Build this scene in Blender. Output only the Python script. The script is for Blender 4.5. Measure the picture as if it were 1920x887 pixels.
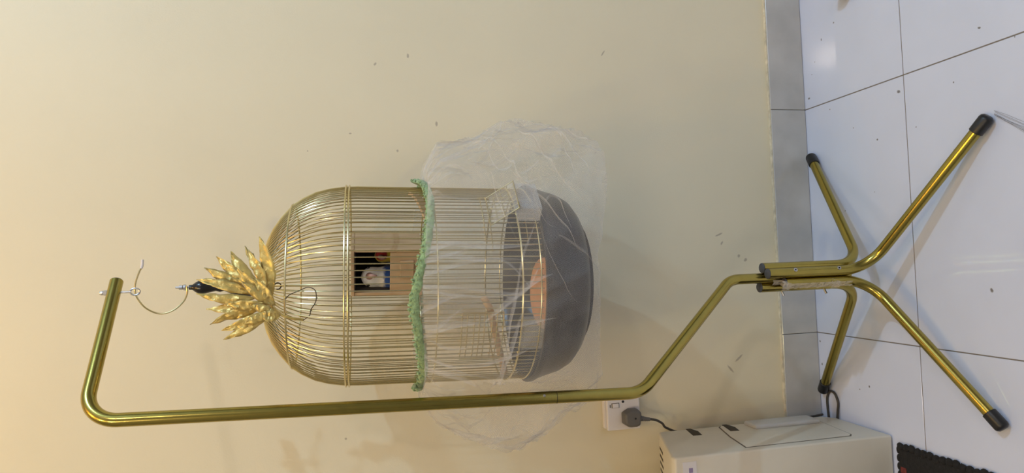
import bpy, bmesh, math, random
from mathutils import Vector, Matrix, noise
random.seed(7)
scene = bpy.context.scene
for o in list(bpy.data.objects): bpy.data.objects.remove(o)
COL = scene.collection
PI = math.pi

# ------------------------------------------------------------------ camera (phone held so that "down" points to the right of the frame)
CAM = Vector((0.0, -1.6337, 1.1828))
A_RIGHT = Vector((0.9985, -0.0455, -0.0290)); A_UP = Vector((0.0381, 0.2126, 0.9764)); A_FWD = Vector((0.0383, 0.9761, -0.2141))
cd = bpy.data.cameras.new('camera'); cam = bpy.data.objects.new('camera', cd); COL.objects.link(cam)
X_, Y_, Z_ = -A_UP, A_RIGHT, -A_FWD
Z_.normalize(); Y_ = (Y_ - Z_*Y_.dot(Z_)).normalized(); X_ = Y_.cross(Z_)
cam.matrix_world = Matrix(((X_.x, Y_.x, Z_.x, CAM.x), (X_.y, Y_.y, Z_.y, CAM.y), (X_.z, Y_.z, Z_.z, CAM.z), (0, 0, 0, 1)))
cd.sensor_width = 36; cd.sensor_fit = 'HORIZONTAL'; cd.lens = 24.03; cd.clip_start = 0.02
scene.camera = cam

# ------------------------------------------------------------------ world, lamps, exposure
w = bpy.data.worlds.new('world'); scene.world = w; w.use_nodes = True
w.node_tree.nodes['Background'].inputs[0].default_value = (0.55, 0.6, 0.7, 1); w.node_tree.nodes['Background'].inputs[1].default_value = 0.05
def lamp(name, loc, power, col, size):
    d = bpy.data.lights.new(name, 'POINT'); d.energy = power; d.color = col; d.shadow_soft_size = size
    o = bpy.data.objects.new(name, d); COL.objects.link(o); o.location = loc; return o
lamp('warm_ceiling_lamp', (-0.33, -1.15, 3.15), 27, (1.0, 0.48, 0.10), 0.022)
lamp('warm_front_lamp', (-0.62, -1.70, 2.85), 24, (1.0, 0.80, 0.30), 0.03)
lamp('white_ceiling_lamp', (1.6, -3.25, 2.6), 38, (1.0, 0.88, 0.78), 0.05)
lamp('soft_fill_light', (-1.2, -3.6, 3.1), 50, (1.0, 0.83, 0.68), 0.30)  # added soft fill light, not a known lamp of the room
lamp('cool_side_lamp', (1.9, -1.65, 2.9), 96, (0.50, 0.75, 1.0), 0.025)
vs = scene.view_settings
vs.view_transform = 'Standard'; vs.look = 'None'; vs.gamma = 1; vs.exposure = 0.0; vs.use_curve_mapping = False

# ------------------------------------------------------------------ materials
def sin(n, k, v):
    if k in n.inputs: n.inputs[k].default_value = v
def mat(name, col, rough=0.5, metal=0.0, spec=0.5, var=0.0, vscale=20, bump=0.0, bscale=200, coat=0.0, trans=0.0, alpha=1.0, sheen=0.0, col2=None, stretch=None):
    m = bpy.data.materials.new(name); m.use_nodes = True; nt = m.node_tree; b = nt.nodes['Principled BSDF']
    c = (*col, 1); sin(b, 'Base Color', c); sin(b, 'Roughness', rough); sin(b, 'Metallic', metal); sin(b, 'Specular IOR Level', spec)
    sin(b, 'Coat Weight', coat); sin(b, 'Transmission Weight', trans); sin(b, 'Alpha', alpha); sin(b, 'Sheen Weight', sheen)
    if var > 0 or col2:
        tc = nt.nodes.new('ShaderNodeTexCoord'); src = tc.outputs['Object']
        if stretch:
            mp = nt.nodes.new('ShaderNodeMapping'); mp.inputs['Scale'].default_value = stretch; nt.links.new(src, mp.inputs[0]); src = mp.outputs[0]
        nz = nt.nodes.new('ShaderNodeTexNoise'); nz.inputs['Scale'].default_value = vscale; nz.inputs['Detail'].default_value = 5
        nt.links.new(src, nz.inputs['Vector'])
        r = nt.nodes.new('ShaderNodeValToRGB'); r.color_ramp.elements[0].position = 0.3; r.color_ramp.elements[1].position = 0.7
        d = col2 if col2 else tuple(max(0, x*(1-var)) for x in col)
        r.color_ramp.elements[0].color = (*d, 1); r.color_ramp.elements[1].color = c
        nt.links.new(nz.outputs['Fac'], r.inputs[0]); nt.links.new(r.outputs[0], b.inputs['Base Color'])
    if bump > 0:
        tc2 = nt.nodes.new('ShaderNodeTexCoord'); n2 = nt.nodes.new('ShaderNodeTexNoise'); n2.inputs['Scale'].default_value = bscale; n2.inputs['Detail'].default_value = 4
        nt.links.new(tc2.outputs['Object'], n2.inputs['Vector'])
        bp = nt.nodes.new('ShaderNodeBump'); bp.inputs['Strength'].default_value = bump; bp.inputs['Distance'].default_value = 0.002
        nt.links.new(n2.outputs['Fac'], bp.inputs['Height']); nt.links.new(bp.outputs[0], b.inputs['Normal'])
    return m

def marks_on(m, pts, col, axes):
    """dirt marks and scuffs: each (a, b, radius, stretch, angle) in the plane given by axes"""
    nt = m.node_tree; b = nt.nodes['Principled BSDF']; N = nt.nodes.new; K = nt.links.new
    tc = N('ShaderNodeTexCoord'); nz = N('ShaderNodeTexNoise'); nz.inputs['Scale'].default_value = 160
    K(tc.outputs['Object'], nz.inputs['Vector'])
    prev = None
    for (pa, pb, r, st, an) in pts:
        mp = N('ShaderNodeMapping'); mp.vector_type = 'TEXTURE'
        loc = [0, 0, 0]; loc[axes[0]] = pa; loc[axes[1]] = pb
        mp.inputs['Location'].default_value = loc
        third = 3 - axes[0] - axes[1]
        rot = [0, 0, 0]; rot[third] = an; mp.inputs['Rotation'].default_value = rot
        sc = [1, 1, 1]; sc[axes[0]] = r*st; sc[axes[1]] = r; sc[third] = 10; mp.inputs['Scale'].default_value = sc
        K(tc.outputs['Object'], mp.inputs[0])
        ln = N('ShaderNodeVectorMath'); ln.operation = 'LENGTH'; K(mp.outputs[0], ln.inputs[0])
        if prev is None: prev = ln.outputs['Value']
        else:
            mn = N('ShaderNodeMath'); mn.operation = 'MINIMUM'; K(prev, mn.inputs[0]); K(ln.outputs['Value'], mn.inputs[1]); prev = mn.outputs[0]
    ad = N('ShaderNodeMath'); ad.operation = 'ADD'; K(prev, ad.inputs[0]); K(nz.outputs['Fac'], ad.inputs[1])
    mr = N('ShaderNodeMapRange'); mr.inputs['From Min'].default_value = 1.1; mr.inputs['From Max'].default_value = 1.6
    mr.inputs['To Min'].default_value = 0.8; mr.inputs['To Max'].default_value = 0.0; K(ad.outputs[0], mr.inputs[0])
    mx = N('ShaderNodeMix'); mx.data_type = 'RGBA'; K(mr.outputs[0], mx.inputs[0])
    old = b.inputs['Base Color'].links
    if old: K(old[0].from_socket, mx.inputs[6])
    else: mx.inputs[6].default_value = b.inputs['Base Color'].default_value
    mx.inputs[7].default_value = (*col, 1); K(mx.outputs[2], b.inputs['Base Color'])

M_WALL = mat('cream_wall_paint', (0.80, 0.725, 0.53), 0.55, var=0.05, vscale=3, bump=0.12, bscale=260)
marks_on(M_WALL, [(.483, 1.141, .003, 1.6, .5), (.276, 1.095, .003, 1.3, 0), (.341, 1.0, .003, 2.2, 0), (.345, .797, .003, 1, .4), (-.389, 1.233, .003, 1, 0),
   (.505, 1.063, .003, 2, 0), (.525, .569, .002, 5, .6), (.053, .269, .0025, 5, 1.2), (.031, .262, .003, 2, .6), (-.298, .255, .003, 5, -.7), (-.272, .23, .003, 5, .9),
   (-.016, .196, .004, 1.6, .8), (-.005, .215, .004, 1.2, .2), (.276, 1.30, .0018, 1, 0), (.317, 1.203, .0018, 2, 1.5), (.27, .60, .0018, 2.5, 1)], (0.40, 0.34, 0.25), (0, 2))
M_PLAIN = mat('room_paint', (0.25, 0.25, 0.25), 0.7)
M_CEIL = mat('ceiling_paint', (0.5, 0.5, 0.5), 0.8)
M_TILE = mat('polished_white_tile', (0.66, 0.70, 0.85), 0.06, spec=0.5, var=0.05, vscale=6)
marks_on(M_TILE, [(.4215, -.5485, .0022, 1.8, 1.2), (.3495, -.338, .004, 1.4, 1.3), (.2547, -.2656, .0028, 1, 0), (.577, -.14, .0025, 1, 0), (.41, -.028, .003, 1.5, 1.5), (.261, -.381, .0018, 1, 0),
   (.332, -.483, .002, 1.2, 0), (.298, -.189, .0014, 1, 0), (.194, -.475, .002, 1.8, .5), (.362, -.108, .0018, 1, 0), (.134, -.247, .0012, 1, 0), (.098, -.144, .002, 1, 0), (-.089, -.539, .0035, 1.4, .5),
   (-.331, -.193, .003, 1, 0), (-.343, -.159, .002, 1, 0), (-.24, -.019, .003, 1, 0), (-.30, -.022, .0025, 1.5, 0), (-.34, -.024, .003, 1.8, 0), (.5, -.06, .0015, 1, 0), (.55, -.09, .0018, 2, 0), (.47, -.045, .0015, 1, 0), (.60, -.3, .0012, 1, 0), (.38, -.62, .0012, 2, 0)], (0.10, 0.075, 0.045), (0, 1))
M_GROUT = mat('dark_grout', (0.20, 0.17, 0.14), 0.9)
M_SKIRT = mat('grey_skirting_tile', (0.56, 0.55, 0.53), 0.12, spec=0.5, var=0.18, vscale=12)
M_CAULK = mat('cream_caulk', (0.80, 0.72, 0.55), 0.7, var=0.35, vscale=60)
M_GOLD = mat('gold_anodised_tube', (0.43, 0.345, 0.085), 0.19, metal=1.0, var=0.10, vscale=40, bump=0.03, bscale=500)
M_WIRE = mat('brass_plated_wire', (0.72, 0.62, 0.34), 0.25, metal=1.0)
M_STEEL = mat('zinc_steel', (0.6, 0.6, 0.62), 0.3, metal=1.0)
M_RUBBER = mat('black_rubber', (0.012, 0.012, 0.013), 0.38, bump=0.05, bscale=300)
M_PLUGGREY = mat('dark_grey_plastic_plug', (0.06, 0.06, 0.07), 0.5)
M_BLACK = mat('black_gloss_plastic', (0.012, 0.012, 0.014), 0.25)
M_TRAY = mat('charcoal_plastic_tray', (0.022, 0.020, 0.020), 0.30, var=0.35, vscale=25, bump=0.05, bscale=60)
M_TERRA = mat('terracotta_clay', (0.62, 0.30, 0.13), 0.8, var=0.25, vscale=40, bump=0.3, bscale=150)
M_SEED = mat('pale_seed_husk', (0.72, 0.6, 0.42), 0.8)
M_GREEN = mat('mint_green_crochet', (0.40, 0.58, 0.27), 0.9, var=0.5, vscale=160, bump=0.9, bscale=420, sheen=0.4)
M_WOOD = mat('pine_board', (0.62, 0.44, 0.26), 0.65, col2=(0.44, 0.28, 0.14), vscale=14, stretch=(6, 6, 0.7), bump=0.1, bscale=120)
M_BOXSHADE = mat('painted_box_shade', (0.06, 0.045, 0.035), 0.8)  # wood darkened to carry the shade inside the nest box
M_LEAF = mat('gold_satin_leaf', (0.78, 0.57, 0.16), 0.32, metal=0.3, var=0.4, vscale=70, bump=0.5, bscale=160, sheen=0.3)
M_DKWIRE = mat('dark_binding_wire', (0.05, 0.035, 0.02), 0.5, metal=0.6)
M_CLEAR = mat('clear_plastic', (0.92, 0.92, 0.90), 0.10, alpha=0.17, spec=0.7)
M_FROST = mat('frosted_plastic_flap', (0.85, 0.82, 0.76), 0.4, alpha=0.12)
M_TAPE = mat('crinkled_packing_tape', (0.86, 0.78, 0.66), 0.12, alpha=0.34, spec=0.9)
M_WHITEP = mat('white_socket_plastic', (0.78, 0.75, 0.76), 0.35)
M_PLUG = mat('grey_rubber_plug', (0.13, 0.125, 0.12), 0.5)
M_CORD = mat('dark_grey_cord', (0.055, 0.05, 0.045), 0.5)
M_APP = mat('aged_beige_plastic', (0.74, 0.69, 0.58), 0.42, var=0.08, vscale=9)
M_APPG = mat('pale_grey_plastic_inlay', (0.55, 0.54, 0.52), 0.45)
M_SLOT = mat('dark_brown_slot', (0.06, 0.05, 0.035), 0.8)
M_SEAM = mat('seam_shadow_gap', (0.16, 0.14, 0.11), 0.9)
M_PURPLE = mat('violet_sticker_print', (0.30, 0.24, 0.42), 0.5)
M_RUG = mat('black_woven_rug', (0.018, 0.016, 0.015), 0.95, var=0.5, vscale=120, bump=0.8, bscale=300)
M_RUGRED = mat('dark_red_rug_motif', (0.22, 0.04, 0.03), 0.95, var=0.5, vscale=150)
M_HAIR = mat('dark_hair', (0.10, 0.09, 0.10), 0.5)
M_BEAK = mat('pinkish_beak', (0.52, 0.31, 0.25), 0.4)
M_EYE = mat('black_eye', (0.01, 0.01, 0.01), 0.1)
M_FOOT = mat('grey_bird_foot', (0.35, 0.3, 0.3), 0.6)
M_METALDARK = mat('dull_ribbed_metal', (0.10, 0.10, 0.10), 0.35, metal=0.6)

def net_material():
    m = bpy.data.materials.new('white_tulle_netting'); m.use_nodes = True; nt = m.node_tree; N = nt.nodes.new; K = nt.links.new
    for n in list(nt.nodes): nt.nodes.remove(n)
    out = N('ShaderNodeOutputMaterial'); tr = N('ShaderNodeBsdfTransparent'); df = N('ShaderNodeBsdfDiffuse'); tl = N('ShaderNodeBsdfTranslucent')
    df.inputs[0].default_value = (0.86, 0.83, 0.80, 1); tl.inputs[0].default_value = (0.86, 0.83, 0.80, 1)
    cl = N('ShaderNodeMixShader'); cl.inputs[0].default_value = 0.35; K(df.outputs[0], cl.inputs[1]); K(tl.outputs[0], cl.inputs[2])
    uv = N('ShaderNodeUVMap'); uv.uv_map = 'UVMap'; sp = N('ShaderNodeSeparateXYZ'); K(uv.outputs[0], sp.inputs[0])
    def stripe(op):
        a = N('ShaderNodeMath'); a.operation = op; K(sp.outputs[0], a.inputs[0]); K(sp.outputs[1], a.inputs[1])
        f = N('ShaderNodeMath'); f.operation = 'MULTIPLY'; f.inputs[1].default_value = PI/0.0026; K(a.outputs[0], f.inputs[0])
        s = N('ShaderNodeMath'); s.operation = 'SINE'; K(f.outputs[0], s.inputs[0])
        q = N('ShaderNodeMath'); q.operation = 'ABSOLUTE'; K(s.outputs[0], q.inputs[0]); return q.outputs[0]
    mx = N('ShaderNodeMath'); mx.operation = 'MINIMUM'; K(stripe('ADD'), mx.inputs[0]); K(stripe('SUBTRACT'), mx.inputs[1])
    rg = N('ShaderNodeMapRange'); rg.inputs['From Min'].default_value = 0.0; rg.inputs['From Max'].default_value = 0.75
    rg.inputs['To Min'].default_value = 0.42; rg.inputs['To Max'].default_value = 0.03; K(mx.outputs[0], rg.inputs[0])
    ms = N('ShaderNodeMixShader'); K(rg.outputs[0], ms.inputs[0]); K(tr.outputs[0], ms.inputs[1]); K(cl.outputs[0], ms.inputs[2])
    K(ms.outputs[0], out.inputs[0]); return m
M_NET = net_material()

def bird_material(name, head, face, body, split, facedir):
    """plumage in patches: head colour above the neck line, body colour below, a face mask on the facing side"""
    m = bpy.data.materials.new(name); m.use_nodes = True; nt = m.node_tree; b = nt.nodes['Principled BSDF']; N = nt.nodes.new; K = nt.links.new
    tc = N('ShaderNodeTexCoord'); sp = N('ShaderNodeSeparateXYZ'); nz = N('ShaderNodeTexNoise'); nz.inputs['Scale'].default_value = 150
    K(tc.outputs['Object'], sp.inputs[0]); K(tc.outputs['Object'], nz.inputs['Vector'])
    jit = N('ShaderNodeMath'); jit.operation = 'MULTIPLY_ADD'; jit.inputs[1].default_value = 0.012; K(nz.outputs['Fac'], jit.inputs[0]); K(sp.outputs[2], jit.inputs[2])
    mr = N('ShaderNodeMapRange'); mr.inputs['From Min'].default_value = split; mr.inputs['From Max'].default_value = split + 0.006; K(jit.outputs[0], mr.inputs[0])
    mx = N('ShaderNodeMix'); mx.data_type = 'RGBA'; K(mr.outputs[0], mx.inputs[0]); mx.inputs[6].default_value = (*body, 1); mx.inputs[7].default_value = (*head, 1)
    ln = N('ShaderNodeVectorMath'); ln.operation = 'DISTANCE'; ln.inputs[1].default_value = facedir; K(tc.outputs['Object'], ln.inputs[0])
    m2 = N('ShaderNodeMapRange'); m2.inputs['From Min'].default_value = 0.014; m2.inputs['From Max'].default_value = 0.018; m2.inputs['To Min'].default_value = 1; m2.inputs['To Max'].default_value = 0; K(ln.outputs['Value'], m2.inputs[0])
    mz = N('ShaderNodeMix'); mz.data_type = 'RGBA'; K(m2.outputs[0], mz.inputs[0]); K(mx.outputs[2], mz.inputs[6]); mz.inputs[7].default_value = (*face, 1)
    K(mz.outputs[2], b.inputs['Base Color']); b.inputs['Roughness'].default_value = 0.8; sin(b, 'Sheen Weight', 0.3)
    bp = N('ShaderNodeBump'); bp.inputs['Strength'].default_value = 0.4; bp.inputs['Distance'].default_value = 0.002; K(nz.outputs['Fac'], bp.inputs['Height']); K(bp.outputs[0], b.inputs['Normal'])
    return m

# ------------------------------------------------------------------ mesh helpers
def V(*a): return Vector(a)
def fillet(pts, rad, n=8):
    pts = [Vector(p) for p in pts]; out = [pts[0]]
    for i in range(1, len(pts)-1):
        a, b, c = pts[i-1], pts[i], pts[i+1]; r = rad[i-1] if isinstance(rad, (list, tuple)) else rad
        u = (a-b).normalized(); v = (c-b).normalized(); ang = u.angle(v)
        t = min(r/math.tan(ang/2), (a-b).length*0.48, (c-b).length*0.48); r2 = t*math.tan(ang/2)
        cen = b + (u+v).normalized()*(r2/math.sin(ang/2)); p0 = b+u*t; p1 = b+v*t
        e0 = p0-cen; e1 = p1-cen; om = e0.angle(e1)
        for k in range(n+1):
            f = k/n
            out.append(cen + (e0*math.sin((1-f)*om) + e1*math.sin(f*om))/math.sin(om) if om > 1e-4 else p0.lerp(p1, f))
    out.append(pts[-1]); return out
def smooth_path(pts, n=6):
    P = [Vector(p) for p in pts]; out = []
    for i in range(len(P)-1):
        a = P[max(i-1, 0)]; b = P[i]; c = P[i+1]; d = P[min(i+2, len(P)-1)]
        for k in range(n):
            t = k/n; out.append(0.5*((2*b) + (c-a)*t + (2*a-5*b+4*c-d)*t*t + (3*b-a-3*c+d)*t**3))
    out.append(P[-1]); return out
def tube(bm, path, r, n=12, cap=True, closed=False):
    P = [Vector(p) for p in path]; m = len(P); rf = r if callable(r) else (lambda i: r)
    T = []
    for i in range(m):
        if closed: t = P[(i+1) % m]-P[i-1]
        else: t = P[min(i+1, m-1)]-P[max(i-1, 0)]
        T.append(t.normalized())
    ref = Vector((0, 0, 1)) if abs(T[0].z) < 0.9 else Vector((1, 0, 0))
    nrm = (ref - T[0]*ref.dot(T[0])).normalized(); rings = []
    for i in range(m):
        nrm = (nrm - T[i]*nrm.dot(T[i])).normalized(); bi = T[i].cross(nrm)
        rings.append([bm.verts.new(P[i] + (nrm*math.cos(2*PI*k/n) + bi*math.sin(2*PI*k/n))*rf(i)) for k in range(n)])
    for i in range(m if closed else m-1):
        a, b = rings[i], rings[(i+1) % m]
        for k in range(n): bm.faces.new((a[k], a[(k+1) % n], b[(k+1) % n], b[k]))
    if cap and not closed:
        bm.faces.new(list(reversed(rings[0]))); bm.faces.new(rings[-1])
def lathe(bm, prof, n=32, M=None):
    M = M or Matrix.Identity(4); rings = []
    for (r, z) in prof:
        if r < 1e-6: rings.append([bm.verts.new(M @ V(0, 0, z))])
        else: rings.append([bm.verts.new(M @ V(r*math.cos(2*PI*k/n), r*math.sin(2*PI*k/n), z)) for k in range(n)])
    for a, b in zip(rings, rings[1:]):
        if len(a) == 1 and len(b) == 1: continue
        for k in range(n):
            k2 = (k+1) % n
            if len(a) == 1: bm.faces.new((a[0], b[k2], b[k]))
            elif len(b) == 1: bm.faces.new((a[k], a[k2], b[0]))
            else: bm.faces.new((a[k], a[k2], b[k2], b[k]))
def box(bm, lo, hi, M=None, bev=0.0, seg=2):
    M = M or Matrix.Identity(4); t = bmesh.new(); bmesh.ops.create_cube(t, size=1)
    for v in t.verts: v.co = V(*(lo[i] + (v.co[i]+0.5)*(hi[i]-lo[i]) for i in range(3)))
    if bev > 0: bmesh.ops.bevel(t, geom=list(t.edges), offset=bev, segments=seg, profile=0.5, affect='EDGES')
    me = bpy.data.meshes.new('t'); t.to_mesh(me); t.free(); me.transform(M); bm.from_mesh(me); bpy.data.meshes.remove(me)
def prism(bm, poly, x0, x1, bev=0.0):
    """polygon in (y, z), extruded along x"""
    t = bmesh.new(); a = [t.verts.new((x0, y, z)) for y, z in poly]; b = [t.verts.new((x1, y, z)) for y, z in poly]; n = len(poly)
    t.faces.new(a); t.faces.new(list(reversed(b)))
    for k in range(n): t.faces.new((a[k], b[k], b[(k+1) % n], a[(k+1) % n]))
    bmesh.ops.recalc_face_normals(t, faces=list(t.faces))
    if bev > 0: bmesh.ops.bevel(t, geom=list(t.edges), offset=bev, segments=3, profile=0.5, affect='EDGES')
    me = bpy.data.meshes.new('t'); t.to_mesh(me); t.free(); bm.from_mesh(me); bpy.data.meshes.remove(me)

def obj(name, bm, m, parent=None, M=None, smooth=True, fix=True):
    if fix: bmesh.ops.recalc_face_normals(bm, faces=list(bm.faces))
    me = bpy.data.meshes.new(name)
    if M is not None: bm.transform(M)
    bm.to_mesh(me); bm.free(); me.materials.append(m)
    if smooth:
        for p in me.polygons: p.use_smooth = True
        try: me.set_sharp_from_angle(angle=math.radians(40))
        except Exception: pass
    o = bpy.data.objects.new(name, me); COL.objects.link(o)
    if parent is not None: attach(o, parent)
    return o
WORLD_OF = {}
def attach(o, parent):
    o.parent = parent; o.matrix_parent_inverse = Matrix.Translation(-WORLD_OF.get(parent.name, Vector((0, 0, 0))))
def tag(o, label, cat, group=None, kind=None):
    if label: o['label'] = label
    if cat: o['category'] = cat
    if group: o['group'] = group
    if kind: o['kind'] = kind
    return o
def thing(name, label, cat, loc, group=None):
    o = bpy.data.objects.new(name, None); COL.objects.link(o); o.location = loc; o.empty_display_size = 0.05
    WORLD_OF[o.name] = Vector(loc); return tag(o, label, cat, group)
def struct(name, bm, m, smooth=False):
    o = obj(name, bm, m, smooth=smooth); o['kind'] = 'structure'; return o
B = bmesh.new

# ------------------------------------------------------------------ the room
RX0, RX1, RY0, RZ1 = -2.2, 2.4, -4.4, 3.4
b = B(); box(b, (RX0, 0, -0.05), (RX1, 0.12, RZ1)); struct('wall_back', b, M_WALL)['label'] = 'cream painted wall behind the bird cage'
b = B(); box(b, (RX0-0.1, RY0, -0.05), (RX0, 0.12, RZ1)); struct('wall_left', b, M_PLAIN)
b = B(); box(b, (RX1, RY0, -0.05), (RX1+0.1, 0.12, RZ1)); struct('wall_right', b, M_PLAIN)
b = B(); box(b, (RX0-0.1, RY0-0.1, -0.05), (RX1+0.1, RY0, RZ1)); struct('wall_front', b, M_PLAIN)
b = B(); box(b, (RX0-0.1, RY0-0.1, RZ1), (RX1+0.1, 0.12, RZ1+0.08)); struct('ceiling', b, M_CEIL)
b = B(); box(b, (RX0, RY0, -0.06), (RX1, 0, -0.0012)); floor = struct('floor', b, M_GROUT); floor['label'] = 'polished white tiled floor with thin dark joints'
# floor tiles 60 cm, joints where the photo shows them
JX, JY, G = 0.383, -0.3536, 0.0012
xs = [RX0] + [JX+0.6*k for k in range(-4, 4) if RX0 < JX+0.6*k < RX1] + [RX1]
ys = [0.0] + [JY-0.6*k for k in range(0, 7) if JY-0.6*k > RY0] + [RY0]
for i in range(len(xs)-1):
    for j in range(len(ys)-1):
        b = B(); box(b, (xs[i]+G, ys[j+1]+G, -0.010), (xs[i+1]-G, ys[j]-G, 0.0), bev=0.0006, seg=1)
        obj('tile', b, M_TILE, floor, smooth=False)
# skirting of the same tiles in grey, 10 cm high
b = B(); box(b, (RX0, -0.006, 0), (RX1, 0, 0.1025)); skirt = struct('baseboard_back', b, M_GROUT); skirt['label'] = 'grey tile skirting along the cream wall'
for i in range(len(xs)-1):
    b = B(); box(b, (xs[i]+0.0007, -0.011, 0.0012), (xs[i+1]-0.0007, -0.002, 0.1045), bev=0.001, seg=1); obj('tile', b, M_SKIRT, skirt, smooth=False)
b = B()
for k in range(230):
    x = RX0 + (RX1-RX0)*k/230; h = 0.1045 + 0.0018*noise.noise(V(x*30, 0, 0)); d = 0.0085 + 0.0015*noise.noise(V(x*22, 5, 0))
    box(b, (x, -d, 0.1035), (x+(RX1-RX0)/230+0.0002, 0.0, h+0.0022))
obj('caulk_line', b, M_CAULK, skirt, smooth=False)

# ------------------------------------------------------------------ the stand
TR = 0.0112
st = thing('cage_stand', 'gold tubular cage stand with a hooked top arm and four splayed legs', 'stand', (-0.055, -0.30, 0.0))
POLE_T = V(-0.2230, -0.434, 1.619); POLE_B = V(-0.2500, -0.434, 0.685); HUBP = V(-0.0545, -0.293, 0.412); HUBE = V(-0.0545, -0.293, 0.12)
TIP = V(-0.0065, -0.275, 1.6175)
joint = POLE_B.lerp(POLE_T, (0.850-0.685)/(1.619-0.685))
b = B(); tube(b, fillet([joint+V(0, 0, 0.0006), POLE_T, TIP], [0.052], 14), TR, 24); up = obj('upper_pole', b, M_GOLD, st)
b = B(); tube(b, fillet([HUBE, HUBP, POLE_B, joint-V(0, 0, 0.0006)], [0.055, 0.07], 12), TR, 24); lowp = obj('lower_pole', b, M_GOLD, st)
b = B(); tube(b, [joint-V(0, 0, 0.003), joint+V(0, 0, 0.003)], TR*0.95, 20); obj('pole_joint', b, M_BLACK, st)
dirt = (TIP-POLE_T).normalized()
b = B(); tube(b, [TIP-dirt*0.001, TIP+dirt*0.0015], TR*0.9, 20); obj('end_plug', b, M_PLUGGREY, up)
sc = joint + V(0.006, -TR*0.86, 0.024)
b = B(); tube(b, [sc+V(-0.001, 0.001, 0), sc+V(0.0008, -0.0012, 0)], 0.0025, 10); obj('screw', b, M_STEEL, up)
# legs
LEGS = [('FR', (-0.0445, -0.3185), 0.337, (0.242, -0.566)), ('RR', (-0.0325, -0.2985), 0.337, (0.251, -0.040)),
        ('RL', (-0.0745, -0.2850), 0.337, (-0.366, -0.037)), ('FL', (-0.0665, -0.3155), 0.296, (-0.346, -0.556))]
for nm, (lx, ly), zt, (fx, fy) in LEGS:
    foot = V(fx, fy, 0.0135); knee = V(lx, ly, 0.092)
    path = fillet([V(lx, ly, zt), knee, foot], [0.075], 12)
    b = B(); tube(b, path, TR, 22); leg = obj('leg', b, M_GOLD, st)
    d = (foot-knee).normalized()
    b = B(); e = foot
    cap = [e-d*0.034, e-d*0.033, e-d*0.004, e, e+d*0.003]; rr = [TR*1.05, TR*1.2, TR*1.22, TR*1.1, TR*0.75]
    tube(b, cap, lambda i: rr[i], 22); obj('foot_cap', b, M_RUBBER, leg)
    b = B(); tube(b, [V(lx, ly, zt-0.004), V(lx, ly, zt+0.0015), V(lx, ly, zt+0.003)], lambda i: [TR*0.98, TR*0.98, TR*0.8][i], 20); obj('end_plug', b, M_PLUGGREY, leg)
for z in (0.277, 0.170):
    b = B(); c = V(-0.0385, -0.3285, z); n = V(0.45, -0.9, 0.1).normalized()
    tube(b, [c-n*0.004, c+n*0.0012], 0.0042, 14); s = obj('bolt_head', b, M_STEEL, st)
    b = B(); tube(b, [c+n*0.001, c+n*0.0016], 0.0019, 6); obj('socket_recess', b, M_BLACK, s)
    b = B(); c2 = V(-0.083, -0.281, z+0.006); n2 = V(-0.9, -0.42, -0.2).normalized(); tube(b, [c2, c2+n2*0.014], 0.0025, 10); obj('bolt_end', b, M_STEEL, st)
# tape remnants wound along the bundle
random.seed(3)
b = B(); rows = []
for k in range(41):
    z = 0.322 - k*0.0049; row = []
    for j in range(5):
        a = -2.15 + 0.30*j; f = 0.0016*noise.noise(V(k*0.55, j*1.3, 2))
        base = V(-0.0665, -0.3155, 0) if z < 0.3 else V(-0.058, -0.302, 0)
        row.append(b.verts.new(base + V(math.cos(a-0.7)*(0.0128+f*2.0), math.sin(a-0.7)*(0.0128+f*2.0), z+0.004*noise.noise(V(k*0.8, j*0.9, 7)))))
    rows.append(row)
for r0, r1 in zip(rows, rows[1:]):
    for j in range(4): b.faces.new((r0[j], r0[j+1], r1[j+1], r1[j]))
obj('tape_remnant', b, M_TAPE, st, smooth=False)
for cz, hh in ((0.298, 0.02), (0.178, 0.02)):
    b = B(); rows = []
    for k in range(7):
        row = []
        for j in range(13):
            a = -2.9 + j*0.16; f = 0.0024*noise.noise(V(k*1.1+cz*50, j*0.9, 4))
            row.append(b.verts.new(V(-0.0690, -0.3135, 0) + V(math.cos(a)*(0.0135+f), math.sin(a)*(0.0135+f), cz+(k/6-0.5)*hh+0.004*noise.noise(V(j*0.7, k*0.5, cz*9)))))
        rows.append(row)
    for r0, r1 in zip(rows, rows[1:]):
        for j in range(12): b.faces.new((r0[j], r0[j+1], r1[j+1], r1[j]))
    obj('tape_remnant', b, M_TAPE, st, smooth=False)
# eye bolt through the arm
ex, ey = -0.0262, -0.2885
eb = obj('eye_bolt', (lambda b: (tube(b, [V(ex, ey, 1.640), V(ex, ey, 1.590)], 0.0019, 10), b)[1])(B()), M_STEEL, st)
b = B(); tube(b, [V(ex-0.006*math.sin(2*PI*k/24), ey, 1.5835+0.0078*math.cos(2*PI*k/24)) for k in range(24)], 0.0017, 8, closed=True); obj('eye_ring', b, M_STEEL, eb)
b = B(); tube(b, [V(ex, ey, 1.6285), V(ex, ey, 1.634)], 0.0048, 6); obj('hex_nut', b, M_STEEL, eb)
b = B(); lathe(b, [(0.0036, 1.634), (0.0042, 1.637), (0.003, 1.6405), (0, 1.642)], 12, Matrix.Translation((ex, ey, 0))); obj('dome_nut', b, M_STEEL, eb)

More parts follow.
